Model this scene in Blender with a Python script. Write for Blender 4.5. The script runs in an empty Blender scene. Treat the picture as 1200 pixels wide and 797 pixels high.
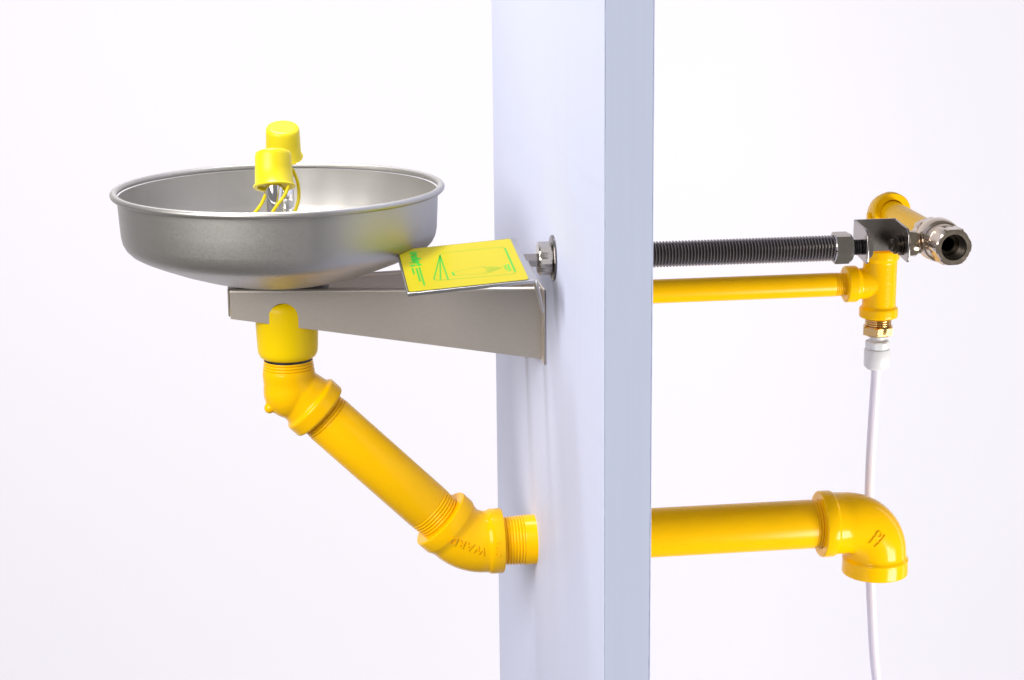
import bpy, bmesh, math, random
from mathutils import Vector, Matrix
from mathutils.bvhtree import BVHTree
from math import sin, cos, pi, radians, sqrt

random.seed(7)
S = 0.001                                   # everything below is laid out in millimetres
scene = bpy.context.scene
col = scene.collection
V = Vector

# ------------------------------------------------------------------ camera
cam_data = bpy.data.cameras.new('camera')
cam = bpy.data.objects.new('camera', cam_data); col.objects.link(cam)
TH, PH, RO = radians(13.5), radians(7.5), 0.0105
c_d = V((sin(PH)*cos(TH), cos(PH)*cos(TH), -sin(TH)))
c_r0 = V((cos(PH), -sin(PH), 0)); c_u0 = c_r0.cross(c_d)
c_r = c_r0*cos(RO) - c_u0*sin(RO); c_u = c_u0*cos(RO) + c_r0*sin(RO)
m = Matrix((c_r, c_u, -c_d)).transposed().to_4x4()
m.translation = V((-233.48, -1626.43, 1395.84))*S
cam.matrix_world = m
cam_data.sensor_fit = 'HORIZONTAL'; cam_data.sensor_width = 36; cam_data.lens = 66
cam_data.clip_start = 0.05; cam_data.clip_end = 60
scene.camera = cam

# ------------------------------------------------------------------ studio light
world = bpy.data.worlds.new('World'); scene.world = world; world.use_nodes = True
wb = world.node_tree.nodes['Background']
wb.inputs['Color'].default_value = (1.0, 0.97, 0.93, 1); wb.inputs['Strength'].default_value = 0.22

def area(name, loc, target, sx, sy, power, color=(1, 1, 1), spread=180):
    d = bpy.data.lights.new(name, 'AREA'); d.shape = 'RECTANGLE'; d.size = sx; d.size_y = sy
    d.energy = power; d.color = color; d.spread = radians(spread)
    o = bpy.data.objects.new(name, d); col.objects.link(o)
    o.location = loc
    o.rotation_euler = (V(target)-V(loc)).to_track_quat('-Z', 'Y').to_euler()
    return o
area('overhead_softbox', (-0.36, 0.34, 2.4), (-0.05, -0.10, 1.0), 0.32, 0.32, 21, (1.0, 0.99, 1.0))
area('front_softbox', (-1.9, -1.9, 2.35), (-0.05, 0, 0.95), 1.8, 1.8, 110, (1.0, 0.975, 0.95))
area('fill_softbox', (2.0, -1.6, -0.2), (0.25, 0, 0.95), 1.3, 1.0, 90, (1.0, 0.98, 0.96))
area('backdrop_flood_left', (-1.7, 0.55, 0.9), (-0.3, 1.7, 0.6), 0.7, 2.2, 1.5, (0.98, 0.965, 1.0))
area('backdrop_flood_right', (2.1, 0.55, 0.9), (0.7, 1.7, 0.6), 0.7, 2.2, 8, (0.98, 0.965, 1.0))

vs = scene.view_settings
vs.view_transform = 'Standard'; vs.look = 'None'; vs.exposure = 0; vs.gamma = 1; vs.use_curve_mapping = False
scene.cycles.max_bounces = 10; scene.cycles.glossy_bounces = 6; scene.cycles.transmission_bounces = 8
scene.cycles.use_denoising = True
scene.cycles.sample_clamp_indirect = 6

# ------------------------------------------------------------------ materials
MATS = {}
def material(name, base, metallic=0.0, rough=0.4, coat=0.0, coat_rough=0.1, aniso=0.0, spec=0.5,
             bump=0.0, bump_scale=200.0, stretch=(1, 1, 1), vary=0.0, vary_scale=30.0, rvary=0.0,
             transmission=0.0, subsurface=0.0, ior=1.5, bump_detail=4.0):
    mt = bpy.data.materials.new(name); mt.use_nodes = True
    nt = mt.node_tree; N = nt.nodes; L = nt.links
    b = N['Principled BSDF']
    b.inputs['Base Color'].default_value = (*base, 1)
    b.inputs['Metallic'].default_value = metallic
    b.inputs['Roughness'].default_value = rough
    b.inputs['IOR'].default_value = ior
    b.inputs['Coat Weight'].default_value = coat; b.inputs['Coat Roughness'].default_value = coat_rough
    b.inputs['Anisotropic'].default_value = aniso
    b.inputs['Specular IOR Level'].default_value = spec
    b.inputs['Transmission Weight'].default_value = transmission
    if subsurface:
        b.inputs['Subsurface Weight'].default_value = subsurface
        b.inputs['Subsurface Radius'].default_value = (0.006, 0.006, 0.006)
    tc = N.new('ShaderNodeTexCoord')
    mp = N.new('ShaderNodeMapping'); mp.inputs['Scale'].default_value = stretch
    L.new(tc.outputs['Object'], mp.inputs['Vector'])
    if bump:
        n = N.new('ShaderNodeTexNoise'); n.inputs['Scale'].default_value = bump_scale; n.inputs['Detail'].default_value = bump_detail
        L.new(mp.outputs['Vector'], n.inputs['Vector'])
        bp = N.new('ShaderNodeBump'); bp.inputs['Strength'].default_value = bump; bp.inputs['Distance'].default_value = 0.001
        L.new(n.outputs['Fac'], bp.inputs['Height']); L.new(bp.outputs['Normal'], b.inputs['Normal'])
    if vary or rvary:
        n2 = N.new('ShaderNodeTexNoise'); n2.inputs['Scale'].default_value = vary_scale; n2.inputs['Detail'].default_value = 6
        L.new(mp.outputs['Vector'], n2.inputs['Vector'])
        if vary:
            mr = N.new('ShaderNodeMapRange'); mr.inputs['From Min'].default_value = 0.3; mr.inputs['From Max'].default_value = 0.7
            mr.inputs['To Min'].default_value = 1-vary; mr.inputs['To Max'].default_value = 1+vary
            L.new(n2.outputs['Fac'], mr.inputs['Value'])
            vm = N.new('ShaderNodeVectorMath'); vm.operation = 'SCALE'; vm.inputs[0].default_value = base
            L.new(mr.outputs['Result'], vm.inputs['Scale']); L.new(vm.outputs['Vector'], b.inputs['Base Color'])
        if rvary:
            mr = N.new('ShaderNodeMapRange'); mr.inputs['From Min'].default_value = 0.3; mr.inputs['From Max'].default_value = 0.7
            mr.inputs['To Min'].default_value = max(0.02, rough-rvary); mr.inputs['To Max'].default_value = rough+rvary
            L.new(n2.outputs['Fac'], mr.inputs['Value']); L.new(mr.outputs['Result'], b.inputs['Roughness'])
    MATS[name] = mt
    return mt

material('backdrop_paper', (0.755, 0.742, 0.80), rough=0.95, spec=0.1, bump=0.05, bump_scale=300)
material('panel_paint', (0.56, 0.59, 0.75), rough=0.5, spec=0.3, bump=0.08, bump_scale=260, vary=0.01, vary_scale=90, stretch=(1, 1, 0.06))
material('panel_edge_shaded', (0.36, 0.395, 0.50), rough=0.6, spec=0.25, bump=0.10, bump_scale=420, vary=0.012, vary_scale=260, stretch=(1, 1, 0.03))  # darker copy of the panel paint; the edge's shade is put into its colour
material('brushed_steel', (0.50, 0.488, 0.47), 1.0, 0.46, bump=0.03, bump_scale=1100, vary=0.02, vary_scale=700, rvary=0.04)
material('bracket_steel', (0.63, 0.575, 0.52), 1.0, 0.46, bump=0.02, bump_scale=1800, stretch=(0.03, 1, 1), vary=0.035, vary_scale=1500, rvary=0.02)
material('top_steel', (0.40, 0.395, 0.40), 1.0, 0.3, bump=0.01, bump_scale=700, stretch=(0.05, 1, 1), rvary=0.04, vary_scale=300)
material('plate_steel', (0.55, 0.54, 0.54), 1.0, 0.3, bump=0.02, bump_scale=900)
material('chrome', (0.82, 0.82, 0.84), 1.0, 0.06)
material('nickel', (0.58, 0.49, 0.40), 1.0, 0.17, bump=0.05, bump_scale=350, rvary=0.05, vary_scale=200)
material('nut_steel', (0.50, 0.46, 0.42), 1.0, 0.22, bump=0.04, bump_scale=400, rvary=0.05, vary_scale=200)
material('zinc_steel', (0.40, 0.365, 0.345), 1.0, 0.24, bump=0.02, bump_scale=300, rvary=0.03, vary_scale=120)
material('hose_steel', (0.24, 0.215, 0.20), 1.0, 0.24)  # dark surroundings mirrored by the grey hose are put into its base colour
material('valve_bore', (0.10, 0.085, 0.07), 1.0, 0.25)  # shade inside the bore put into the metal colour; also serves the gland
material('dark_zinc', (0.20, 0.19, 0.19), 1.0, 0.3)
material('black_rubber', (0.012, 0.012, 0.013), rough=0.45)
material('brass', (0.62, 0.40, 0.16), 1.0, 0.22, bump=0.03, bump_scale=300, rvary=0.05, vary_scale=150)
material('yellow_enamel', (0.97, 0.53, 0.0), rough=0.26, spec=0.2, bump=0.02, bump_scale=140, vary=0.015, vary_scale=60)
material('yellow_cast', (0.97, 0.53, 0.0), rough=0.2, spec=0.2, bump=0.18, bump_scale=420, bump_detail=2, vary=0.02, vary_scale=60)
material('yellow_smooth_cast', (0.97, 0.53, 0.0), rough=0.17, spec=0.2, bump=0.07, bump_scale=160, bump_detail=2, vary=0.015, vary_scale=60)
material('yellow_cup', (0.94, 0.65, 0.0), rough=0.36, spec=0.2, bump=0.02, bump_scale=300)
material('yellow_cap', (0.82, 0.655, 0.008), rough=0.38, spec=0.4, subsurface=0.15)
material('sticker_yellow', (0.47, 0.395, 0.0), rough=0.3, spec=0.12)
material('sticker_border', (0.03, 0.03, 0.02), rough=0.4)
material('print_green', (0.004, 0.48, 0.008), rough=0.35)
material('print_line_green', (0.03, 0.40, 0.008), rough=0.35)
material('white_plastic', (0.74, 0.74, 0.74), rough=0.35, subsurface=0.25)
material('clear_tube', (0.76, 0.71, 0.79), rough=0.3, subsurface=0.2, transmission=0.0, ior=1.45)

# ------------------------------------------------------------------ builders
def finish(name, bm, mat, parent=None, smooth=True, angle=38):
    bmesh.ops.recalc_face_normals(bm, faces=bm.faces)
    bmesh.ops.scale(bm, vec=(S, S, S), verts=bm.verts)
    me = bpy.data.meshes.new(name); bm.to_mesh(me); bm.free()
    if smooth:
        me.polygons.foreach_set('use_smooth', [True]*len(me.polygons))
        me.set_sharp_from_angle(angle=radians(angle))
    me.materials.append(MATS[mat])
    o = bpy.data.objects.new(name, me); col.objects.link(o)
    if parent is not None:
        o.parent = parent
        o.matrix_parent_inverse = Matrix.Translation(-parent.location)
    return o

def tag(o, label, cat, group=None, kind=None):
    if label: o['label'] = label
    if cat: o['category'] = cat
    if group: o['group'] = group
    if kind: o['kind'] = kind
    return o

def thing(name, loc, label, cat, group=None):
    o = bpy.data.objects.new(name, None); col.objects.link(o)
    o.empty_display_size = 0.02; o.location = V(loc)*S
    return tag(o, label, cat, group)

def frame(d, ref=None):
    d = V(d).normalized()
    if ref is None: ref = V((0, 0, 1)) if abs(d.z) < 0.9 else V((0, 1, 0))
    a = (V(ref) - d*V(ref).dot(d)).normalized()
    return d, a, d.cross(a)

def rings_mesh(bm, rings, closed_ends=True):
    vs_ = [[bm.verts.new(p) for p in ring] for ring in rings]
    n = len(vs_[0])
    for a, b in zip(vs_[:-1], vs_[1:]):
        for i in range(n):
            j = (i+1) % n
            bm.faces.new((a[i], a[j], b[j], b[i]))
    if closed_ends:
        bm.faces.new(vs_[0]); bm.faces.new(list(reversed(vs_[-1])))

def lathe_bm(profile, origin, d, n=56, bm=None, ref=None):
    """profile: (t along d, radius)"""
    bm = bm or bmesh.new(); o = V(origin); d, a, b = frame(d, ref)
    rings = []
    for t, r in profile:
        r = max(r, 0.02)
        rings.append([o + d*t + (a*cos(2*pi*k/n) + b*sin(2*pi*k/n))*r for k in range(n)])
    rings_mesh(bm, rings); return bm

def lathe(name, profile, origin, d, mat, parent=None, n=56, angle=38):
    return finish(name, lathe_bm(profile, origin, d, n), mat, parent, angle=angle)

def hex_bm(profile, origin, d, vertex_dir, apothem, n=72, bm=None):
    """hexagon turned on d with a corner at vertex_dir; profile: (t, limiting radius) - the hexagon is cut by a cone, as a nut is"""
    bm = bm or bmesh.new(); o = V(origin); d, a, b = frame(d, vertex_dir)
    rings = []
    for t, r in profile:
        ring = []
        for k in range(n):
            th = 2*pi*k/n
            h = apothem/cos(((th) % (pi/3)) - pi/6)
            rr = min(h, r)
            ring.append(o + d*t + (a*cos(th) + b*sin(th))*rr)
        rings.append(ring)
    rings_mesh(bm, rings); return bm

def sweep_bm(stations, n=40, bm=None, caps=True, up=(0, 1, 0)):
    """stations: (point, tangent, radius)"""
    bm = bm or bmesh.new(); rings = []
    prev = None
    for p, t, r in stations:
        t = V(t).normalized()
        if prev is None:
            a = V(up) - t*V(up).dot(t)
            if a.length < 1e-3: a = V((1, 0, 0)) - t*t.x
        else: a = prev - t*prev.dot(t)
        a.normalize(); prev = a; b = t.cross(a)
        rings.append([V(p) + (a*cos(2*pi*k/n) + b*sin(2*pi*k/n))*r for k in range(n)])
    rings_mesh(bm, rings, caps); return bm

def spline(pts, per=8):
    pts = [V(p) for p in pts]; out = []
    P = [pts[0]*2-pts[1]] + pts + [pts[-1]*2-pts[-2]]
    for i in range(1, len(P)-2):
        for k in range(per):
            t = k/per; p0, p1, p2, p3 = P[i-1:i+3]
            out.append(0.5*((2*p1) + (p2-p0)*t + (2*p0-5*p1+4*p2-p3)*t*t + (3*p1-p0-3*p2+p3)*t**3))
    out.append(pts[-1]); return out

def tube_bm(pts, r, n=16, per=8, bm=None):
    q = spline(pts, per); st = []
    for i, p in enumerate(q):
        t = q[min(i+1, len(q)-1)] - q[max(i-1, 0)]
        st.append((p, t, r))
    return sweep_bm(st, n, bm)

def elbow_bm(vertex, d1, d2, T, prof1, prof2, rbody, n=56, arc=18):
    """from end 1 to end 2; profiles (distance from the bend vertex, radius) listed outside-in for end 1 and inside-out for end 2"""
    v = V(vertex); d1 = V(d1).normalized(); d2 = V(d2).normalized(); st = []
    for s, r in prof1: st.append((v+d1*s, -d1, r))
    ang = (-d1).angle(d2); R = T/math.tan(ang/2)
    bis = (d1+d2).normalized(); c = v + bis*(R/cos(ang/2))
    a0 = (v+d1*T) - c; axis = (-d1).cross(d2).normalized()
    for k in range(arc+1):
        q = Matrix.Rotation(ang*k/arc, 3, axis)
        st.append((c + q @ a0, q @ (-d1), rbody))
    for s, r in prof2: st.append((v+d2*s, d2, r))
    return sweep_bm(st, n, up=(0, 1, 0) if abs(d1.y) < .5 and abs(d2.y) < .5 else (1, 0, 0))

def threads(t0, t1, r0, r1, pitch, depth):
    out = []; n = max(1, round((t1-t0)/pitch)); p = (t1-t0)/n
    for k in range(n):
        a = k/n; r = r0+(r1-r0)*a; t = t0+k*p
        out += [(t, r-depth), (t+p*0.18, r-depth*0.15), (t+p*0.38, r), (t+p*0.58, r), (t+p*0.78, r-depth*0.15), (t+p*0.96, r-depth)]
    return out

def box_bm(lo, hi, bm=None, bevel=0.0, seg=2):
    bm2 = bmesh.new()
    bmesh.ops.create_cube(bm2, size=1)
    lo, hi = V(lo), V(hi)
    for v in bm2.verts: v.co = V(((v.co[i]+0.5)*(hi[i]-lo[i])+lo[i] for i in range(3)))
    if bevel: bmesh.ops.bevel(bm2, geom=bm2.edges[:], offset=bevel, segments=seg, affect='EDGES', profile=0.5)
    return bm2

def extrude_poly(pts, off, bm=None):
    """closed polygon (3-D points) thickened by the vector off"""
    bm = bm or bmesh.new(); off = V(off)
    a = [bm.verts.new(V(p)) for p in pts]; b = [bm.verts.new(V(p)+off) for p in pts]
    bm.faces.new(a); bm.faces.new(list(reversed(b)))
    for i in range(len(a)):
        j = (i+1) % len(a); bm.faces.new((a[i], b[i], b[j], a[j]))
    return bm

def bevel_edges(bm, w, seg=2, angle=30):
    bmesh.ops.recalc_face_normals(bm, faces=bm.faces)
    es = [e for e in bm.edges if len(e.link_faces) == 2 and e.calc_face_angle(0) > radians(angle)]
    bmesh.ops.bevel(bm, geom=es, offset=w, segments=seg, affect='EDGES', profile=0.5); return bm

def text_bm(body, size, extrude, spacing=1.0, bold=0.0, shear=0.0):
    """text flat in local XY, centred, as a bmesh in mm"""
    cu = bpy.data.curves.new('t', 'FONT'); cu.body = body; cu.size = size; cu.extrude = extrude
    cu.align_x = 'CENTER'; cu.align_y = 'CENTER'; cu.space_character = spacing; cu.offset = bold; cu.shear = shear; cu.resolution_u = 3
    o = bpy.data.objects.new('t', cu); col.objects.link(o)
    dg = bpy.context.evaluated_depsgraph_get(); dg.update()
    me = bpy.data.meshes.new_from_object(o.evaluated_get(dg))
    bm = bmesh.new(); bm.from_mesh(me)
    bpy.data.objects.remove(o); bpy.data.curves.remove(cu); bpy.data.meshes.remove(me)
    return bm

def emboss(name, bm, center, ex, ey, target, height, mat, parent):
    """wrap a flat extruded text onto target along +Y (the side facing the camera)"""
    bvh_bm = bmesh.new(); bvh_bm.from_mesh(target.data); bvh_bm.transform(Matrix.Scale(1/S, 4)); tree = BVHTree.FromBMesh(bvh_bm)
    ex, ey, c = V(ex).normalized(), V(ey).normalized(), V(center)
    bmesh.ops.triangulate(bm, faces=bm.faces[:])
    bmesh.ops.subdivide_edges(bm, edges=[e for e in bm.edges if e.calc_length() > 2.0], cuts=1)
    for v in bm.verts:
        front = v.co.z > 0
        p = c + ex*v.co.x + ey*v.co.y; p.y = c.y-80
        hit = tree.ray_cast(p, V((0, 1, 0)))
        y = hit[0].y if hit[0] else c.y
        v.co = V((p.x, y - (height if front else -0.6), p.z))
    bvh_bm.free()
    return finish(name, bm, mat, parent, angle=25)

# ------------------------------------------------------------------ setting: seamless paper sweep
def backdrop():
    # a wide sheet of seamless paper hung behind the setup, its foot curling forward on the floor
    bm = bmesh.new(); prof = []
    FZ, BY, R = -700, 1750, 350
    prof.append((BY-R-350, FZ))
    for k in range(0, 17):
        a = pi/2*k/16; prof.append((BY-R+R*sin(a), FZ+R-R*cos(a)))
    prof.append((BY, 2900))
    xs = [-2300+200*k for k in range(25)]
    rows = [[bm.verts.new((x, y, z)) for x in xs] for y, z in prof]
    for a, b in zip(rows[:-1], rows[1:]):
        for i in range(len(xs)-1): bm.faces.new((a[i], a[i+1], b[i+1], b[i]))
    o = finish('backdrop', bm, 'backdrop_paper', angle=80)
    return tag(o, 'seamless white paper backdrop hanging behind the whole setup', 'backdrop', kind='structure')
backdrop()

# ------------------------------------------------------------------ mounting panel
PT = 35.5; PY0, PY1 = -351.0, 278.0; PZ0, PZ1 = -700.0, 1950.0
panel = thing('mounting_panel', (PT/2, 0, PZ0), 'tall pale lavender-white upright panel that the pipes pass through', 'panel')
finish('board_core', bevel_edges(box_bm((0.6, PY0+0.15, PZ0), (PT-0.6, PY1-0.5, PZ1)), 0.4, 1), 'panel_edge_shaded', panel)
def sheet(x0, x1):
    # face sheet whose near edge is slightly chipped along its length
    bm = bmesh.new(); n = 520; zs = [PZ0+(PZ1-PZ0)*k/n for k in range(n+1)]
    prof = []
    for z in zs:
        j = random.gauss(0, 0.12) + (random.random() < 0.05)*random.uniform(0, 0.7)
        prof.append(PY0 + max(-0.2, j))
    L = [[bm.verts.new(p) for p in ((x0, PY1, z), (x1, PY1, z), (x1, y-0.1, z), ((x0*0.5+x1*0.5), y-0.25, z), (x0, y+0.35, z))] for z, y in zip(zs, prof)]
    for a, b in zip(L[:-1], L[1:]):
        for i in range(5):
            j = (i+1) % 5; bm.faces.new((a[i], a[j], b[j], b[i]))
    bm.faces.new(L[0]); bm.faces.new(L[-1])
    return bm
finish('face_sheet', sheet(0, 0.58), 'panel_paint', panel, angle=50)
finish('face_sheet', sheet(PT, PT-0.58), 'panel_paint', panel, angle=50)

# ------------------------------------------------------------------ wall bracket
BTZ = 1062.0                                 # top of the bracket
XF, XB = -268.0, -2.2                        # front end and wall end
YF, YB = 17.4, 60.0                          # half widths there
bracket = thing('wall_bracket', (0, 0, 1000), 'tapered stainless steel bracket holding the bowl out from the panel', 'bracket')
def hw(x): return YF + (YB-YF)*(x-XF)/(XB-XF)
def side_plate(sgn):
    bm = bmesh.new(); t = 2.0; rb = 3.5
    def P(x, z, inn=0.0): return V((x, sgn*(hw(x)-inn), z))
    out = [(XF, BTZ-rb), (XB, BTZ-rb), (XB, 998.5)]
    zb = lambda x: 1035.3 + (998.5-1035.3)*(x-XF)/(XB-XF)
    # notch for the drain cup
    xa, xc, top = -234.8, -209.8, 1049.0
    r = (xc-xa)/2; xm = (xa+xc)/2
    out.append((xc, zb(xc)))
    for k in range(0, 17):
        a = pi*k/16; out.append((xm + r*cos(a), top-r+r*sin(a)*1.0))
    out.append((xa, zb(xa))); out.append((XF, zb(XF)))
    f = [bm.verts.new(P(x, z)) for x, z in out]
    bm.faces.new(f)
    # bend into the top
    prevs = (f[0], f[1])
    for k in range(1, 6):
        a = pi/2*k/5
        q = tuple(bm.verts.new(P(x, BTZ-rb+rb*sin(a), rb*(1-cos(a)))) for x in (XF, XB))
        bm.faces.new((prevs[0], q[0], q[1], prevs[1])); prevs = q
    bmesh.ops.recalc_face_normals(bm, faces=bm.faces)
    o = finish('side_plate', bm, 'bracket_steel', bracket, angle=30)
    so = o.modifiers.new('thickness', 'SOLIDIFY'); so.thickness = 2.0*S; so.offset = -1 
    # keep the outside face in place whatever way the normals came out
    if o.data.polygons[0].normal.y*sgn < 0: so.offset = 1
    wn = o.modifiers.new('normals', 'WEIGHTED_NORMAL'); wn.keep_sharp = True; wn.weight = 100
    return o
side_plate(-1); side_plate(1)
finish('top_plate', extrude_poly([(XF, -(YF-3.5), BTZ), (-182, -(hw(-182)-3.5), BTZ), (-182, hw(-182)-3.5, BTZ), (XF, YF-3.5, BTZ)], (0, 0, -2)), 'top_steel', bracket, smooth=False)
lathe('seat_shade_disc', [(0, 0), (0, 24), (0.4, 24.6), (1.8, 24.6), (2.1, 24), (2.1, 0)], (-222, 0, BTZ+0.05), (0, 0, 1), 'black_rubber', bracket, n=48)  # black disc added to stand for the shaded gap between bowl and bracket
finish('back_plate', bevel_edges(box_bm((XB, -78, 997.5), (-0.2, 78, BTZ+2)), 0.5, 1), 'bracket_steel', bracket)
finish('front_lip', bevel_edges(box_bm((XF-1.8, -13.5, 1036.5), (XF-0.1, 13.5, BTZ-1.5)), 0.5, 1), 'bracket_steel', bracket)

# ------------------------------------------------------------------ bowl
BX, BY_ = -222.0, 0.0
bowl = thing('eyewash_bowl', (BX, 0, BTZ), 'wide round brushed stainless steel bowl with a rolled rim', 'bowl')
RZ = 1145.5
outer = [(1064.2, 0), (1064.2, 34), (1064.8, 40), (1067.4, 54), (1072.2, 72), (1079.0, 92), (1086.6, 111), (1092.0, 123), (1095.4, 129), (1099.4, 132.9), (1104.0, 135.2), (1110, 136.4), (1125, 137.2), (1142, 138.0)]
inner = [(1143, 137.0), (1125, 136.2), (1110, 135.3), (1104.6, 134.0), (1100.4, 131.8), (1096.6, 128.2), (1093.2, 122.4), (1087.8, 110.6), (1080.2, 91.6), (1073.4, 71.6), (1068.6, 53.6), (1066.0, 40), (1065.4, 34), (1065.4, 0)]
basin = lathe('basin', outer+inner, (BX, BY_, 0), (0, 0, 1), 'brushed_steel', bowl, n=160, angle=45)
bm = bmesh.new(); rings = []
for k in range(128):
    a = 2*pi*k/128; ctr = V((BX+140.7*cos(a), 140.7*sin(a), RZ)); rad = V((cos(a), sin(a), 0))
    rings.append([ctr + rad*(3.2*cos(b)) + V((0, 0, 2.9*sin(b))) for b in [2*pi*i/14 for i in range(14)]])
vv = [[bm.verts.new(p) for p in r_] for r_ in rings]
for i in range(128):
    a, b = vv[i], vv[(i+1) % 128]
    for k in range(14): bm.faces.new((a[k], b[k], b[(k+1) % 14], a[(k+1) % 14]))
finish('rolled_rim', bm, 'brushed_steel', bowl, angle=80)
# drain strainer in the floor of the bowl
st = lathe('strainer', [(1065.2, 0), (1065.2, 22), (1066.8, 22), (1067.4, 20.5), (1067.0, 12), (1067.0, 0)], (BX, 0, 0), (0, 0, 1), 'chrome', bowl, n=48)

# ------------------------------------------------------------------ spray fitting with two heads
NEAR = V((-226.0, -68, 1172)); FAR = V((-216.0, 68, 1177))
TILT = radians(21)
spray = thing('spray_fitting', (BX, 0, 1069), 'chrome twin-head spray fitting standing in the steel bowl', 'spray fitting')
lathe('centre_post', [(1066, 0), (1066, 13), (1074, 13), (1075, 10), (1092, 10), (1093, 12), (1108, 12), (1110, 10), (1110, 0)], (BX, 0, 0), (0, 0, 1), 'chrome', spray)
def head(p, s):
    d = V((0, -s*sin(TILT), cos(TILT)))        # both heads lean towards each other
    base = V((p.x, p.y+s*7, 1104))
    pts = [V((BX, 0, 1099)), V((BX*0.5+p.x*0.5, s*30, 1099)), V((p.x, s*56, 1099)), V((p.x, s*68, 1103)), V((p.x, s*75, 1113)), V((p.x, s*75, 1140)), p+d*(-12), p+d*4]
    arm = finish('arm', tube_bm(pts, 7.2, n=28, per=6), 'chrome', spray, angle=60)
    sl = p - d*12
    lathe('head_body', [(0, 0), (0, 8.2), (1, 9.0), (14, 9.0), (16, 12.5), (24, 12.5), (25.5, 11), (25.5, 0)], sl, d, 'chrome', arm, n=40)
    lathe('stem_collar', [(0, 0), (0, 7.4), (1.2, 8.2), (16, 8.2), (17.2, 7.4), (17.2, 0)], (p.x, s*75, 1116), (0, 0, 1), 'chrome', arm, n=40)
head(NEAR, -1); head(FAR, 1)

def dust_cap(p, s, label, straps):
    d = V((0, -s*sin(TILT), cos(TILT)))
    t = thing('dust_cap', p, label, 'cap', 'yellow dust caps on the spray heads')
    R = 15.6
    prof = [(-13.2, R-1.6), (-15.0, R-1.4), (-15.4, R+1.2), (-14.4, R+2.1), (-13.2, R+1.6), (-12.4, R+0.2), (0, R-0.1), (10, R-0.5), (13.0, R-0.7), (14.6, R-1.6), (15.4, R-3.4), (15.5, R-5), (15.2, 4), (15.2, 0.0)]
    inn = [(13.4, 0.0), (13.4, R-3.2), (-13.2, R-1.6)]
    bm = lathe_bm(prof+inn, p, d, 56)
    finish('cap_shell', bm, 'yellow_cap', t, angle=60)
    for pts in straps:
        finish('tether', tube_bm(pts, 1.45, n=12, per=8), 'yellow_cap', t, angle=80)
    return t
nb = NEAR - V((0, sin(TILT), cos(TILT)))*15
fb = FAR - V((0, -sin(TILT), cos(TILT)))*15
dust_cap(NEAR, -1, 'nearer lemon yellow dust cap, lower and in front of the other cap', [
    [nb+V((12, -9, 3)), nb+V((8, -12, -5)), nb+V((1, -12, -14)), nb+V((-8, -6, -28)), nb+V((-14, 6, -40))],
    [nb+V((-7, 6, -6)), nb+V((-12, 8, -16)), nb+V((-20, 12, -26)), nb+V((-30, 22, -38))],
    [nb+V((15.5, 8, 14)), nb+V((19.5, 8, 2)), nb+V((19.5, 6, -12)), nb+V((14, 2, -24)), nb+V((6, -2, -27)), nb+V((2, -2, -24))]])
dust_cap(FAR, 1, 'farther lemon yellow dust cap, higher and partly hidden behind the other cap', [])

# ------------------------------------------------------------------ push handle with its printed sign
O = V((-125.3, -80, 1102.4)); e1 = V((cos(.0694), 0, sin(.0694))); e2 = V((0, -cos(.1115), -sin(.1115))); e3 = e1.cross(-e2).normalized()
PL, PW = 95.0, 111.6
handle = thing('push_handle', O+e1*PL/2+e2*PW/2, 'flat steel push handle with a bright yellow printed sign, beside the bowl', 'push handle')
def Q(a, b, h=0.0): return O + e1*a + e2*b + e3*h
def rrect(a0, a1, b0, b1, r, h, n=5):
    pts = []
    for ca, cb, s0 in ((a1-r, b1-r, 0), (a0+r, b1-r, 90), (a0+r, b0+r, 180), (a1-r, b0+r, 270)):
        for k in range(n+1):
            t = radians(s0+90*k/n); pts.append(Q(ca+r*cos(t), cb+r*sin(t), h))
    return pts
finish('plate', bevel_edges(extrude_poly(rrect(-1.8, PL+5.0, -1.8, PW+2.2, 1.5, 0), -e3*2.8), 0.5, 2), 'plate_steel', handle)
finish('sticker_border', extrude_poly(rrect(-0.9, PL+0.1, -0.8, PW+1.4, 2.5, 0.06), e3*0.2), 'sticker_border', handle, smooth=False)
sticker = finish('sign_sticker', extrude_poly(rrect(0, PL, 0, PW, 2.5, 0.15), e3*0.25), 'sticker_yellow', handle, smooth=False)
# turned-down end of the handle: a tapering leg at its wall side
bm = extrude_poly([Q(PL+4.8, PW+2.2, -1.0), Q(PL+4.8, PW-52, -1.0), Q(PL+7.0, PW-46, -5), Q(PL+8.6, PW+0.5, -28), Q(PL+8.6, PW+2.2, -28)], e1*2.0)
finish('turned_down_leg', bevel_edges(bm, 0.4, 1), 'plate_steel', handle)
PH_ = 0.45
def flat_text(name, body, size, a, b, mat='print_green', bold=0.0, spacing=1.0, sx=1.0, sy=1.0, parent=sticker, shear=0, fit=None):
    """reads for a person standing at the bowl: text runs towards the camera, letter tops towards the panel"""
    bm = text_bm(body, size, 0.0, spacing, bold, shear)
    if fit:
        xs = [v.co.x for v in bm.verts]; ys = [v.co.y for v in bm.verts]
        sx, sy = fit[0]/(max(xs)-min(xs)), fit[1]/(max(ys)-min(ys))
    for v in bm.verts:
        v.co = Q(a + v.co.y*sy, b + v.co.x*sx, PH_)
    return finish(name, bm, mat, parent, smooth=False)
def stroke(pts, w, bm, closed=False):
    pts = [V((p[0], p[1])) for p in pts]; n = len(pts)
    rng = range(n if closed else n-1)
    for i in rng:
        p, q = pts[i], pts[(i+1) % n]; dd = q-p
        if dd.length < 1e-6: continue
        dd.normalize(); nn = V((-dd.y, dd.x))*w/2; p = p-dd*w*.3; q = q+dd*w*.3
        bm.faces.new([bm.verts.new(Q(x.x, x.y, PH_)) for x in (p+nn, q+nn, q-nn, p-nn)])
    return bm
flat_text('brand_lettering', 'bradley', 10, 12.2, 25.5, bold=0.62, fit=(34.5, 10.6))
bm = bmesh.new()   # the drop-shaped mark after the name
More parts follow.
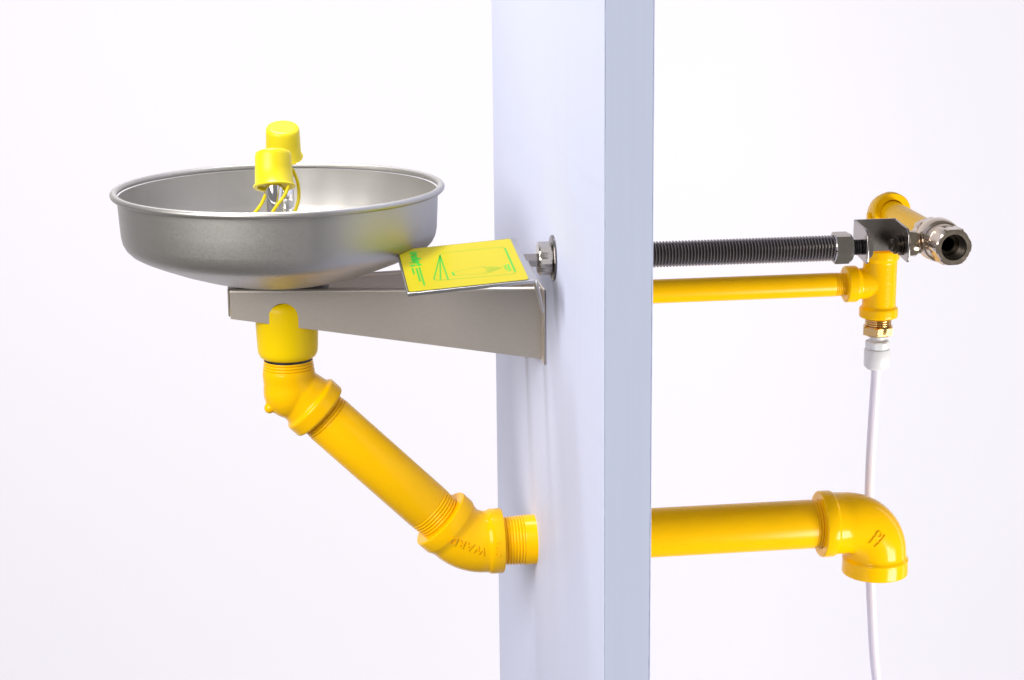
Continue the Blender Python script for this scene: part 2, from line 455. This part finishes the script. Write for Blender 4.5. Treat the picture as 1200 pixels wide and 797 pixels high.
for a_, b_, ra, rb_ in ((8.4, 46.2, 2.5, 2.6), (13.6, 45.8, 2.4, 2.6)):
    bm.faces.new([bm.verts.new(Q(a_+ra*cos(2*pi*k/20), b_+rb_*sin(2*pi*k/20), PH_)) for k in range(20)])
finish('emblem', bm, 'print_green', sticker, smooth=False)
bm = bmesh.new(); random.seed(3)
for a_, b0_, b1_ in ((7.6, 53, 69), (10.8, 54, 88), (13.2, 52, 100)):
    b_ = b0_
    while b_ < b1_:
        ln = random.uniform(1.4, 3.4)
        stroke([(a_, b_), (a_, min(b1_, b_+ln))], 1.59, bm); b_ += ln+1.0
finish('small_print', bm, 'print_line_green', sticker, smooth=False)
bm = bmesh.new()   # folded-corner drawing and the rounded outline
apex = (32.8, 26.0)
stroke([apex, (22.0, 86.5)], 1.16, bm); stroke([apex, (27.0, 89.0)], 1.30, bm); stroke([apex, (32.9, 91.5)], 1.30, bm)
stroke([(22.0, 86.5), (23.0, 89.6), (27.0, 90.6), (33, 92.0)], 1.01, bm)
out = [apex, (34.0, 22.5), (37.6, 20.6)] + [(82.2+5*sin(t), 27-6*cos(t)) for t in [pi/2*k/6 for k in range(7)]] + [(87.2-4*(1-cos(t)), 89+5.5*sin(t)) for t in [pi/2*k/6 for k in range(7)]] + [(33, 92.0)]
stroke(out[:9], 0.58, bm); stroke(out[8:11], 1.59, bm); stroke(out[10:], 0.65, bm)
finish('printed_outline', bm, 'print_line_green', sticker, smooth=False)
bm = bmesh.new()   # hand pointing at the panel
hand = [(38.0, 74.7), (38.5, 82.8), (48, 84.2), (56.7, 85.5), (63, 86), (70, 84.0), (64, 82.2), (75, 80.6), (65, 79.2), (77, 77.2), (65, 76.2), (78.6, 74.6), (65, 73.2), (73, 70.6), (64, 70.5), (65, 67.4), (56, 68.3), (47, 72)]
stroke(hand, 0.45, bm, closed=True)
finish('printed_hand', bm, 'print_line_green', sticker, smooth=False)
bm = bmesh.new(); stroke([(38.2, 75.5), (38.6, 82.4)], 1.74, bm)
finish('printed_cuff', bm, 'print_green', sticker, smooth=False)
flat_text('push_lettering', 'PUSH', 5.2, 81.0, 76.5, 'print_green', bold=0.12, fit=(14, 2.6))
bm = bmesh.new(); stroke([(83.8, 69), (83.8, 84)], 1.30, bm); stroke([(83.8, 84), (81.9, 86.5)], 1.30, bm)
finish('printed_arrow', bm, 'print_green', sticker, smooth=False)
HY, HZ = -122.0, 1099.6
def camdir(a): a = radians(a); return V((0, -cos(a), sin(a)))
finish('stem_rod', hex_bm([(0, 6.2), (32, 6.2)], (-34, HY, HZ-1.2), (1, 0, 0), camdir(8), 5.4), 'zinc_steel', handle)

# bulkhead nut with its washer on the panel
nut = thing('bulkhead_nut', (-6, HY, HZ), 'steel hex nut and washer clamped on the panel behind the push handle', 'nut')
finish('hex_nut', hex_bm([(0, 7), (0, 12.0), (1.2, 14.2), (10.0, 14.2), (11.0, 13.0), (11.0, 7)], (-13.5, HY, HZ), (1, 0, 0), camdir(52), 12.3), 'nut_steel', nut, angle=20)
lathe('washer', [(0, 7), (0, 18.2), (0.25, 18.6), (1.3, 18.6), (1.5, 18.4), (1.5, 7)], (-1.7, HY, HZ+0.6), (1, 0, 0), 'dark_zinc', nut)
bm = bmesh.new()
for k in range(4):
    for j in (0, 1):
        dv = camdir(22); up = camdir(112)
        c0 = V((-11.2+k*2.4, HY, HZ)) + dv*12.34 + up*(0.9-j*2.0)
        b2 = [bm.verts.new(c0+V((dx, 0, 0))+up*dz) for dx, dz in ((-.5, -.35), (.5, -.35), (.5, .35), (-.5, .35))]
        bm.faces.new(b2)
finish('stamped_marks', bm, 'zinc_steel', nut, smooth=False)

# ------------------------------------------------------------------ drain: cup, street elbow, slanted pipe, lower elbow, pipe through the panel, rear elbow
DX = -219.5
cup = thing('drain_cup', (DX, 0, 996), 'smooth lemon yellow plastic drain cup under the bracket', 'drain cup')
lathe('cup_body', [(1058, 0), (1058, 21.5), (1048, 21.5), (1046.5, 24), (1044, 26.4), (1040, 27.4), (1024, 27.4), (1004, 26.7), (1000, 26.2), (996.6, 24.6), (995.2, 22.6), (995.0, 0)], (DX, 0, 0), (0, 0, 1), 'yellow_cup', cup, n=72, angle=60)
lathe('seal_ring', [(995.1, 0), (995.1, 21.2), (992.6, 21.4), (990.6, 21.2), (990.6, 0)], (DX, 0, 0), (0, 0, 1), 'black_rubber', cup, n=56)

zV1 = 969.5
dg = V((1, 0, -1)).normalized()
up_elbow = thing('street_elbow', (DX, 0, zV1), 'yellow cast 45 degree pipe elbow under the drain cup', 'pipe elbow')
p1 = [(15, 0.5), (15, 22.8), (13, 23.0)]
p2 = [(12, 23.8), (18, 24.6), (22.4, 25.4), (23.6, 26.4), (24.2, 28.0), (25.2, 28.8), (36.6, 28.8), (37.6, 28.2), (37.9, 27.2), (37.9, 22.2), (30, 22.2), (30, 0.5)]
bm = elbow_bm((DX, 0, zV1), (0, 0, 1), dg, 11.5, p1, p2, 23.3, n=72)
for dx_, dz_, r_ in ((0.5, 4.0, 23.2), (0.8, -1.0, 23.7), (1.4, -6.0, 24.5)):
    bmesh.ops.create_uvsphere(bm, u_segments=48, v_segments=32, radius=r_, matrix=Matrix.Translation((DX+dx_, 0, zV1+dz_)))
bmesh.ops.create_uvsphere(bm, u_segments=20, v_segments=14, radius=5.0, matrix=Matrix.Translation((DX-18.2, -7, zV1-18.6)) @ Matrix.Diagonal((1, 1.3, 1, 1)))
eb1 = finish('elbow_body', bm, 'yellow_cast', up_elbow, angle=32)
rm = eb1.modifiers.new('cast', 'REMESH'); rm.mode = 'VOXEL'; rm.voxel_size = 0.8*S; rm.use_smooth_shade = True
sm = eb1.modifiers.new('soften', 'SMOOTH'); sm.factor = 0.5; sm.iterations = 12
lathe('thread', [(zV1+24.0, 12), (zV1+24.0, 20.6)] + list(reversed(threads(zV1+13, zV1+23.6, 22.8, 21.4, 2.6, 0.9))) + [(zV1+12.6, 12)], (DX, 0, 0), (0, 0, 1), 'yellow_enamel', up_elbow, n=96, angle=70)

V1 = V((DX, 0, zV1)); V2 = V((-62.5, 0, 812.5)); Ld = (V2-V1).length; dd = (V2-V1).normalized()
slant = thing('slanted_drain_pipe', V1*0.5+V2*0.5, 'straight yellow painted pipe slanting down between the two front elbows', 'pipe')
lathe('pipe_body', [(46, 20), (46.5, 22.6), (47.5, 23.0), (Ld-51.5, 23.0), (Ld-50.5, 22.6), (Ld-50, 20)], V1, dd, 'yellow_enamel', slant, n=72)
lathe('thread', [(33, 20)]+threads(34.6, 46.6, 22.0, 22.9, 2.7, 1.0)+[(47, 20)], V1, dd, 'yellow_enamel', slant, n=96, angle=70)
lathe('thread', [(Ld-50.6, 20)]+threads(Ld-50.4, Ld-33, 22.9, 22.0, 2.7, 1.0)+[(Ld-31, 20)], V1, dd, 'yellow_enamel', slant, n=96, angle=70)

low_elbow = thing('lower_elbow', V2, 'yellow cast 45 degree elbow lettered WARD in front of the panel', 'pipe elbow')
c1 = [(26, 0.5), (26, 22.0), (35.6, 22.0), (35.8, 29.4), (35.0, 30.6), (33.8, 30.9), (24.0, 30.9), (22.6, 30.6), (20.8, 29.7), (18.4, 29.0)]
c2 = [(16.4, 28.4), (17.6, 28.5), (18.6, 28.9), (19.6, 29.6), (21.0, 29.9), (30.8, 29.9), (31.8, 29.4), (32.2, 28.4), (32.2, 21.8), (24, 21.8), (24, 0.5)]
eb2 = finish('elbow_body', elbow_bm(V2, -dd, (1, 0, 0), 16, c1, c2, 28.4, n=96, arc=24), 'yellow_smooth_cast', low_elbow, angle=32)
aw = radians(157)
emboss('raised_lettering', text_bm('WARD', 10.5, 1.0, 1.2, 0.12), (-65.8, 0, 819.8), (cos(aw), 0, sin(aw)), (-sin(aw), 0, cos(aw)), eb2, 1.15, 'yellow_smooth_cast', eb2)
emboss('raised_lettering', text_bm('CIFA', 6.0, 1.0, 1.3, 0.02), (-37.6, 0, 815.0), (0, 0, 1), (-1, 0, 0), eb2, 0.6, 'yellow_smooth_cast', eb2)

drain = thing('through_drain_pipe', (130, 0, 812), 'thick yellow drain pipe running through the panel to the rear elbow', 'pipe')
lathe('pipe_body', [(-11.5, 20), (-11.0, 22.6), (-10, 23.0), (263.0, 23.0), (264.2, 22.6), (264.4, 20)], (0, 0, 812), (1, 0, 0), 'yellow_enamel', drain, n=72)
lathe('thread', [(-37, 19.5)]+threads(-36, -10.8, 21.8, 22.9, 2.85, 1.0)+[(-10.6, 20)], (0, 0, 812), (1, 0, 0), 'yellow_enamel', drain, n=96, angle=70)
lathe('thread', [(264, 20)]+threads(264.2, 280, 22.9, 22.2, 2.7, 1.0)+[(281, 20)], (0, 0, 812), (1, 0, 0), 'yellow_enamel', drain, n=96, angle=70)

VR = V((326.5, 0, 811.5))
rear_elbow = thing('rear_elbow', VR, 'glossy yellow 90 degree elbow turned down at the rear pipe end', 'pipe elbow')
r1 = [(44, 0.5), (44, 22.6), (55.2, 22.6), (56.0, 23.4), (56.0, 30.0), (55.2, 31.0), (54.0, 31.3), (45.4, 31.3), (44.2, 30.8), (43.2, 30.0), (42.0, 29.3)]
r2 = [(32.0, 28.9), (33.2, 29.1), (34.4, 29.6), (35.2, 30.4), (36.2, 31.0), (37.4, 31.1), (38.2, 30.8), (40, 30.8), (49.4, 31.1), (50.6, 30.8), (51.2, 29.8), (51.2, 24.0), (42, 24.0), (42, 0.5)]
eb3 = finish('elbow_body', elbow_bm(VR, (-1, 0, 0), (0, 0, -1), 30.5, r1, r2, 28.7, n=96, arc=36), 'yellow_smooth_cast', rear_elbow, angle=32)
def mark_bm(segs, w):
    bm = bmesh.new()
    for p, q in segs:
        p, q = V((p[0], p[1], 0)), V((q[0], q[1], 0)); u_ = (q-p).normalized(); n_ = V((-u_.y, u_.x, 0))*w/2
        k = 4
        rows = []
        for i in range(k+1):
            c = p.lerp(q, i/k); rows.append([bm.verts.new(c+n_+V((0, 0, -1))), bm.verts.new(c+n_*0.6+V((0, 0, 1))), bm.verts.new(c-n_*0.6+V((0, 0, 1))), bm.verts.new(c-n_+V((0, 0, -1)))])
        for a, b in zip(rows[:-1], rows[1:]):
            for i in range(3): bm.faces.new((a[i], a[i+1], b[i+1], b[i]))
        bm.faces.new(rows[0]); bm.faces.new(rows[-1])
    return bm
loop = [(1.4+2.7*cos(2*pi*k/10), 3.6+2.7*sin(2*pi*k/10)) for k in range(11)]
segs = [((-2.3, -8.6), (7.8, 2.3)), ((-7.8, -4.7), (0.4, 5.6)), ((-4.4, 1.4), (0.4, -2.8))] + list(zip(loop[:-1], loop[1:]))
emboss('raised_mark', mark_bm(segs, 1.9), (318.6, 0, 804.6), (1, 0, 0), (0, 0, 1), eb3, 1.2, 'yellow_smooth_cast', eb3)

# ------------------------------------------------------------------ water supply at the back
SY = 22.0; TX, TZ = 328.5, 1036.8
supply = thing('supply_pipe', (150, SY, TZ), 'slim yellow pipe below the metal hose, running from the panel to the tee', 'pipe')
lathe('pipe_body', [(2, 8), (2, 11.1), (284.0, 11.1), (285, 10.8), (285.3, 9)], (0, SY, TZ), (1, 0, 0), 'yellow_enamel', supply, n=48)
lathe('thread', [(285, 9)]+threads(285.2, 298, 11.0, 10.4, 1.8, 0.7)+[(299, 9)], (0, SY, TZ), (1, 0, 0), 'yellow_enamel', supply, n=64, angle=70)

tee = thing('pipe_tee', (TX, SY, TZ), 'yellow cast pipe tee between the slim pipe and the brass bushing', 'pipe tee')
bm = lathe_bm([(-32.4, 11), (-32.4, 17.2), (-31.6, 18.0), (-24.0, 18.0), (-22.8, 17.2), (-21.6, 15.6), (21, 15.6), (22.4, 16.6), (24, 17.6), (31, 17.6), (32, 17), (32, 11)], (TX, SY, TZ), (0, 0, 1), 64)
lathe_bm([(-33.6, 11.2), (-33.6, 16.4), (-32.8, 17.1), (-23.6, 17.1), (-22.4, 16.4), (-20.8, 14.6), (0, 14.4)], (TX, SY, TZ), (1, 0, 0), 64, bm)
tb = finish('tee_body', bm, 'yellow_cast', tee, angle=40)
rm = tb.modifiers.new('cast', 'REMESH'); rm.mode = 'VOXEL'; rm.voxel_size = 0.75*S; rm.use_smooth_shade = True
sm = tb.modifiers.new('soften', 'SMOOTH'); sm.factor = 0.5; sm.iterations = 7

riser = thing('riser_elbow', (TX, SY, 1108), 'small yellow elbow at the far end of the pipe behind the valve', 'pipe elbow')
RE = V((TX+0.5, SY+2, 1108))
bm = elbow_bm(RE, (0, 0, -1), (0, -1, 0), 14, [(30, 0.5), (30, 16.6), (22, 16.8), (20, 14.6)], [(18, 14.6), (19.4, 16.4), (20.4, 17.2), (28.8, 17.2), (29.8, 16.6), (29.8, 11.2), (22, 11.2), (22, 0.5)], 14.2, n=56)
finish('elbow_body', bm, 'yellow_cast', riser, angle=32)
lathe('riser_nipple', [(TZ+24, 9), (TZ+24, 10.8), (1085, 10.8), (1085, 9)], (TX, SY+1, 0), (0, 0, 1), 'yellow_enamel', riser, n=40)
bm = box_bm((RE.x-19.5, SY-18, 1096), (RE.x-15.5, SY-12, 1106), bevel=1.2)
finish('casting_lug', bm, 'yellow_cast', riser)

VX, VZ = TX+0.5, 1104.0
feed = thing('feed_pipe', (VX, -40, VZ), 'short yellow pipe from the small far elbow to the ball valve', 'pipe')
lathe('pipe_body', [(0, 8), (0, 11.0), (106, 11.0), (106, 8)], (VX, SY-22, VZ+3.2), (0, -1, -0.022), 'yellow_enamel', feed, n=48)

valve = thing('ball_valve', (VX, -130, VZ), 'nickel plated ball valve with open hexagonal end facing the viewer', 'valve')
yA = (0, -1, 0)
finish('tail_nut', hex_bm([(0, 11), (0, 13.6), (1.2, 15.4), (9.6, 15.4), (10.8, 14.0), (10.8, 11)], (VX, -96, VZ), yA, (1, 0, 0.3), 13.6), 'nickel', valve, angle=20)
lathe('valve_body', [(22, 1), (22, 9.6), (36, 9.6), (36, 9.9), (21, 9.9), (21, 1), (0, 1), (0, 13.2), (3, 13.4), (5, 15.5), (9, 17.6), (14, 18.6), (20, 18.6), (26, 18.0), (28, 17.2), (28.4, 16.2), (31, 15.6), (35, 15.2), (36, 14), (36, 9.95)], (VX, -106.6, VZ), yA, 'nickel', valve, n=64)
bm = hex_bm([(0, 10), (0, 15.0), (1.4, 16.9), (15.5, 16.9), (18.0, 15.4), (18.8, 14.2), (18.8, 11.0), (17.4, 10.9), (0, 10.9)], (VX, -142, VZ), yA, (0.55, 0, 1), 14.9)
finish('hex_end', bm, 'nickel', valve, angle=20)
lathe('inner_thread', [(3, 6)]+threads(3.2, 17.0, 9.9, 10.6, 1.8, -0.7)+[(17.2, 10.9), (17.2, 11.2), (3, 11.2)], (VX, -142, VZ), yA, 'valve_bore', valve, n=48)
lathe('bore', [(0, 0.1), (0, 9.5), (14.4, 9.5), (14.4, 9.58), (-0.4, 9.58), (-0.4, 0.1)], (VX, -128.8, VZ), yA, 'valve_bore', valve, n=40)
lathe('ball', [(0, 0.1), (-0.2, 2.0), (-1.6, 4.6), (-4.4, 6.6), (-4.6, 0.1)], (VX, -135, VZ), yA, 'valve_bore', valve, n=40)
lathe('side_port', [(0, 4), (0, 10.2), (1, 10.9), (9.5, 10.9), (10.5, 10.2), (10.8, 8.9), (22, 8.9), (22, 4)], (299.5, HY, HZ+1.5), (1, 0, 0), 'nickel', valve, n=48)

# U-shaped metal bracket with its gland fittings
yoke = thing('valve_yoke', (281, HY, HZ-10), 'bent steel U-shaped yoke between the hose end and the ball valve', 'yoke')
X0, X1, Y0, Y1 = 261.5, 297.0, -140.0, -103.0
def yplate(x):
    pts = [(x, Y1, 1119.2), (x, Y0+6, 1116.5), (x, Y0, 1112), (x, Y0, 1090), (x, Y0+3, 1088.0), (x, Y1, 1092)]
    return pts
finish('yoke_cheek', bevel_edges(extrude_poly(yplate(X0), (2.0, 0, 0)), 0.4, 1), 'zinc_steel', yoke)
finish('yoke_cheek', bevel_edges(extrude_poly(yplate(X1), (2.0, 0, 0)), 0.4, 1), 'zinc_steel', yoke)
finish('yoke_web', bevel_edges(box_bm((X0+0.3, Y1, 1091.8), (X1+1.7, Y1+2.2, 1119.6)), 0.5, 1), 'zinc_steel', yoke)
lathe('gland', [(0, 3), (0, 5.5)]+threads(0.2, 9.0, 6.6, 6.6, 2.2, 1.3)+[(9.2, 5), (9.2, 3)], (252.4, HY, HZ), (1, 0, 0), 'black_rubber', yoke, n=32, angle=25)
finish('gland_nut', hex_bm([(0, 5), (0, 8.0), (0.8, 9), (6, 9), (6.8, 8.2), (6.8, 5)], (263.6, HY, HZ-1.0), (1, 0, 0), camdir(40), 7.8), 'nut_steel', yoke, angle=20)
lathe('gland', [(0, 3), (0, 4.6), (1.0, 5.6), (3, 5.8), (3.4, 7.4), (5.0, 7.6), (5.6, 6.2), (7.4, 6.2), (7.8, 8.6), (9.2, 8.6), (9.6, 3)], (287.3, HY, HZ+0.5), (1, 0, 0), 'valve_bore', yoke, n=40, angle=30)

hose = thing('corrugated_hose', (140, HY, HZ), 'dark ribbed metal hose running from the panel to its hex nut', 'hose')
prof = [(34, 6)]; P_ = 2.72; t = 34.0
while t < 237:
    for k in range(6):
        a = 2*pi*k/6; prof.append((t+P_*k/6, 10.2-0.8*cos(a) if True else 0))
    t += P_
prof += [(t, 6)]
lathe('ribbed_tube', prof, (0, HY, HZ), (1, 0, 0), 'hose_steel', hose, n=56, angle=80)
finish('hose_nut', hex_bm([(0, 7), (0, 11.6), (1.0, 13.9), (13.0, 13.9), (15.6, 11.6), (15.6, 5)], (237.2, HY, HZ), (1, 0, 0), camdir(52), 12.1), 'nut_steel', hose, angle=20)

# brass bushing, white tube fitting and clear tube under the tee
bushing = thing('brass_bushing', (TX, SY, 990), 'small brass hex bushing screwed into the bottom of the tee', 'bushing')
lathe('thread', [(1006, 6)]+list(reversed([(t, r) for t, r in threads(996.5, 1005.5, 12.2, 12.5, 2.1, 0.8)]))+[(996, 6)], (TX, SY, 0), (0, 0, 1), 'brass', bushing, n=64, angle=70)
finish('hex_head', hex_bm([(0, 6), (0, 12.6), (1.2, 15.6), (8.0, 15.6), (9.2, 13.0), (9.2, 6)], (TX, SY, 987.4), (0, 0, 1), (0.9, -1, 0), 13.4), 'brass', bushing, angle=20)
fitting = thing('tube_fitting', (TX, SY, 958), 'white plastic tube fitting hanging under the brass bushing', 'tube fitting')
lathe('neck', [(987.2, 3), (987.2, 7.4), (980.6, 7.4), (980.6, 3)], (TX, SY, 0), (0, 0, 1), 'white_plastic', fitting, n=40)
finish('collar', hex_bm([(0, 4), (0, 10.6), (0.8, 11.2), (6.6, 11.2), (7.4, 10.4), (7.4, 4)], (TX, SY, 974.2), (0, 0, 1), (0.4, -1, 0), 10.6), 'white_plastic', fitting, angle=30)
lathe('grip_nut', [(973.9, 4), (973.9, 11.4), (972.9, 12.1), (959, 12.1), (956.6, 11.2), (954.6, 9.0), (954.6, 4)], (TX, SY, 0), (0, 0, 1), 'white_plastic', fitting, n=40)
o = finish('drain_tube', tube_bm([(TX, SY, 968), (TX-0.3, SY, 940), (TX+0.2, SY+5, 900), (TX+3.0, SY+16, 850), (TX+6.2, SY+24, 800), (TX+9.6, SY+26, 750), (TX+11.8, SY+24, 710), (TX+16, SY+20, 650), (TX+24, SY+16, 590), (TX+33, SY+14, 520), (TX+42, SY+14, 430)], 4.8, n=20, per=10), 'clear_tube', angle=80)
tag(o, 'thin translucent plastic tube hanging from the white fitting behind the rear elbow', 'tube')
